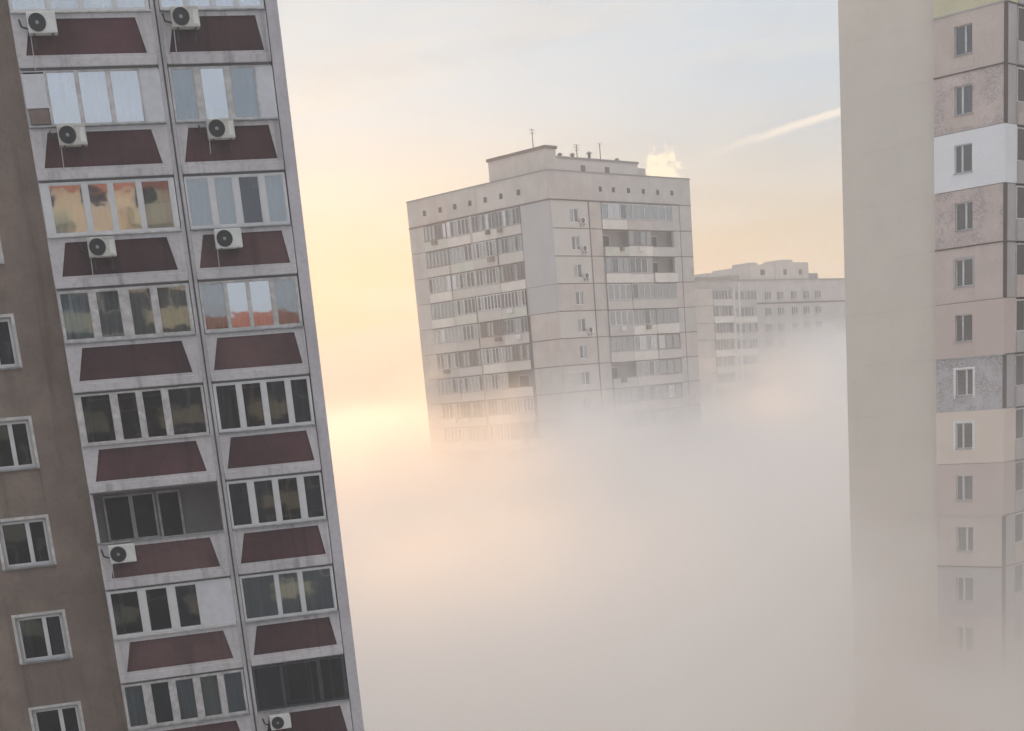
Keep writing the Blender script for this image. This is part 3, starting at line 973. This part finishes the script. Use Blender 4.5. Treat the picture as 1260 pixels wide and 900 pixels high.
# ================================================================== SKY AND SUN
w = bpy.data.worlds.new('World')
sc.world = w
w.use_nodes = True
nt = w.node_tree
nt.nodes.clear()
out = nt.nodes.new('ShaderNodeOutputWorld')
bg = nt.nodes.new('ShaderNodeBackground')
nt.links.new(bg.outputs[0], out.inputs[0])
sky = nt.nodes.new('ShaderNodeTexSky')
sky.sky_type = 'NISHITA'
sky.sun_disc = False
sky.sun_elevation = R(SUN_EL)
sky.sun_rotation = R(SUN_AZ)
sky.air_density, sky.dust_density, sky.ozone_density = 1.0, 3.0, 1.0
sky.altitude = 100
bg.inputs['Strength'].default_value = .1
dirv = nt.nodes.new('ShaderNodeTexCoord').outputs['Generated']
sp = nt.nodes.new('ShaderNodeSeparateXYZ')
nt.links.new(dirv, sp.inputs[0])
# a thin veil of high cloud over the clear-sky model, warm towards the sun and cool away from it
sun_dir = Vector((math.sin(R(SUN_AZ)) * math.cos(R(SUN_EL)), math.cos(R(SUN_AZ)) * math.cos(R(SUN_EL)), math.sin(R(SUN_EL))))
vd = nt.nodes.new('ShaderNodeVectorMath')
vd.operation = 'DOT_PRODUCT'
nt.links.new(dirv, vd.inputs[0])
vd.inputs[1].default_value = sun_dir
ca = vd.outputs['Value']
el = sp.outputs[2]
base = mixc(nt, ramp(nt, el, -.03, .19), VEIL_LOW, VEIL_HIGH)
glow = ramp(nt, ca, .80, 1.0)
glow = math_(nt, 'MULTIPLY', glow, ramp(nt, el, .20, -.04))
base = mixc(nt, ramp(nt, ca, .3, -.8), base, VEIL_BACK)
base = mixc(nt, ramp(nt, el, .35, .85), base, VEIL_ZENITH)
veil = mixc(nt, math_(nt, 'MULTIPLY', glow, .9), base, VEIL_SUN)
cl = noise(nt, dirv, 4.0, 7, .62, (1, 1, 5))
veil = mixc(nt, math_(nt, 'MULTIPLY', ramp(nt, cl, .42, .66), .5), veil, VEIL_CLOUD)
cl2 = noise(nt, dirv, 9.0, 6, .62, (1, .6, 3.5))
veil = mixc(nt, math_(nt, 'MULTIPLY', ramp(nt, cl2, .46, .70), math_(nt, 'MULTIPLY', ramp(nt, el, .05, .2), .45)), veil, (5.0, 5.9, 6.9))


def dir_of(px, py):
    return (fwd + rr * ((px - PX) / F) - uu * ((py - PY) / F)).normalized()


def dotn(vec):
    n = nt.nodes.new('ShaderNodeVectorMath')
    n.operation = 'DOT_PRODUCT'
    nt.links.new(dirv, n.inputs[0])
    n.inputs[1].default_value = vec
    return n.outputs['Value']


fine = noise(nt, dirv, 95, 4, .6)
# bright window-glass reflection, painted into the sky as a small puff
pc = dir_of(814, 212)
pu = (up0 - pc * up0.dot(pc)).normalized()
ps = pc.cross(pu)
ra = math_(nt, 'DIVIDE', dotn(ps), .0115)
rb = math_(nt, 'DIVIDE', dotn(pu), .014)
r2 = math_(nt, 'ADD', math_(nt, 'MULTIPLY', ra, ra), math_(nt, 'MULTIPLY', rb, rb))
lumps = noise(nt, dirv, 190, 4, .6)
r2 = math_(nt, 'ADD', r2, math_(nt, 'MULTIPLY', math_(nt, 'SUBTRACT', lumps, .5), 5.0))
reflection_puff = math_(nt, 'MULTIPLY', ramp(nt, r2, 1.25, .1), ramp(nt, ca, .8, .9))
veil = mixc(nt, math_(nt, 'MULTIPLY', reflection_puff, .85), veil, (12.5, 11.4, 8.6))
# an old spread-out contrail
ta, tb = dir_of(878, 187), dir_of(1024, 140)
tn = ta.cross(tb).normalized()
tm = (ta + tb).normalized()
tl = (tb - ta).normalized()
half = math.acos(max(-1, min(1, ta.dot(tb)))) / 2
qd = math_(nt, 'ABSOLUTE', math_(nt, 'ADD', dotn(tn), math_(nt, 'MULTIPLY', math_(nt, 'SUBTRACT', fine, .5), .004)))
qa = dotn(tl)
trail = math_(nt, 'MULTIPLY', ramp(nt, qd, .0036, .0004), ramp(nt, qa, -half * 1.3, half * .7))
trail = math_(nt, 'MULTIPLY', trail, ramp(nt, ca, .7, .8))
veil = mixc(nt, math_(nt, 'MULTIPLY', trail, .6), veil, (13.0, 11.6, 9.8))
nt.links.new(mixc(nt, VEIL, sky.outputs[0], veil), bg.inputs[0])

sun = bpy.data.lights.new('sun', 'SUN')
sun.energy = 2.1
sun.angle = R(.6)
sun.color = (1, .52, .16)
so = bpy.data.objects.new('sun', sun)
COL.objects.link(so)
d = Vector((math.sin(R(SUN_AZ)) * math.cos(R(SUN_EL)), math.cos(R(SUN_AZ)) * math.cos(R(SUN_EL)), math.sin(R(SUN_EL))))
so.rotation_euler = d.to_track_quat('Z', 'Y').to_euler()
so.location = (0, 0, 80)

# ================================================================== RENDER SETTINGS
vs = sc.view_settings
vs.view_transform = 'Standard'
vs.look = 'None'
vs.exposure = -0.08
vs.gamma = 1
cy = sc.cycles
cy.max_bounces = 20
cy.volume_bounces = 16
cy.transparent_max_bounces = 16
cy.use_denoising = True
cy.use_adaptive_sampling = True
cy.adaptive_threshold = .03
cy.adaptive_min_samples = 16
cy.volume_max_steps = 1024
cy.sample_clamp_indirect = 8
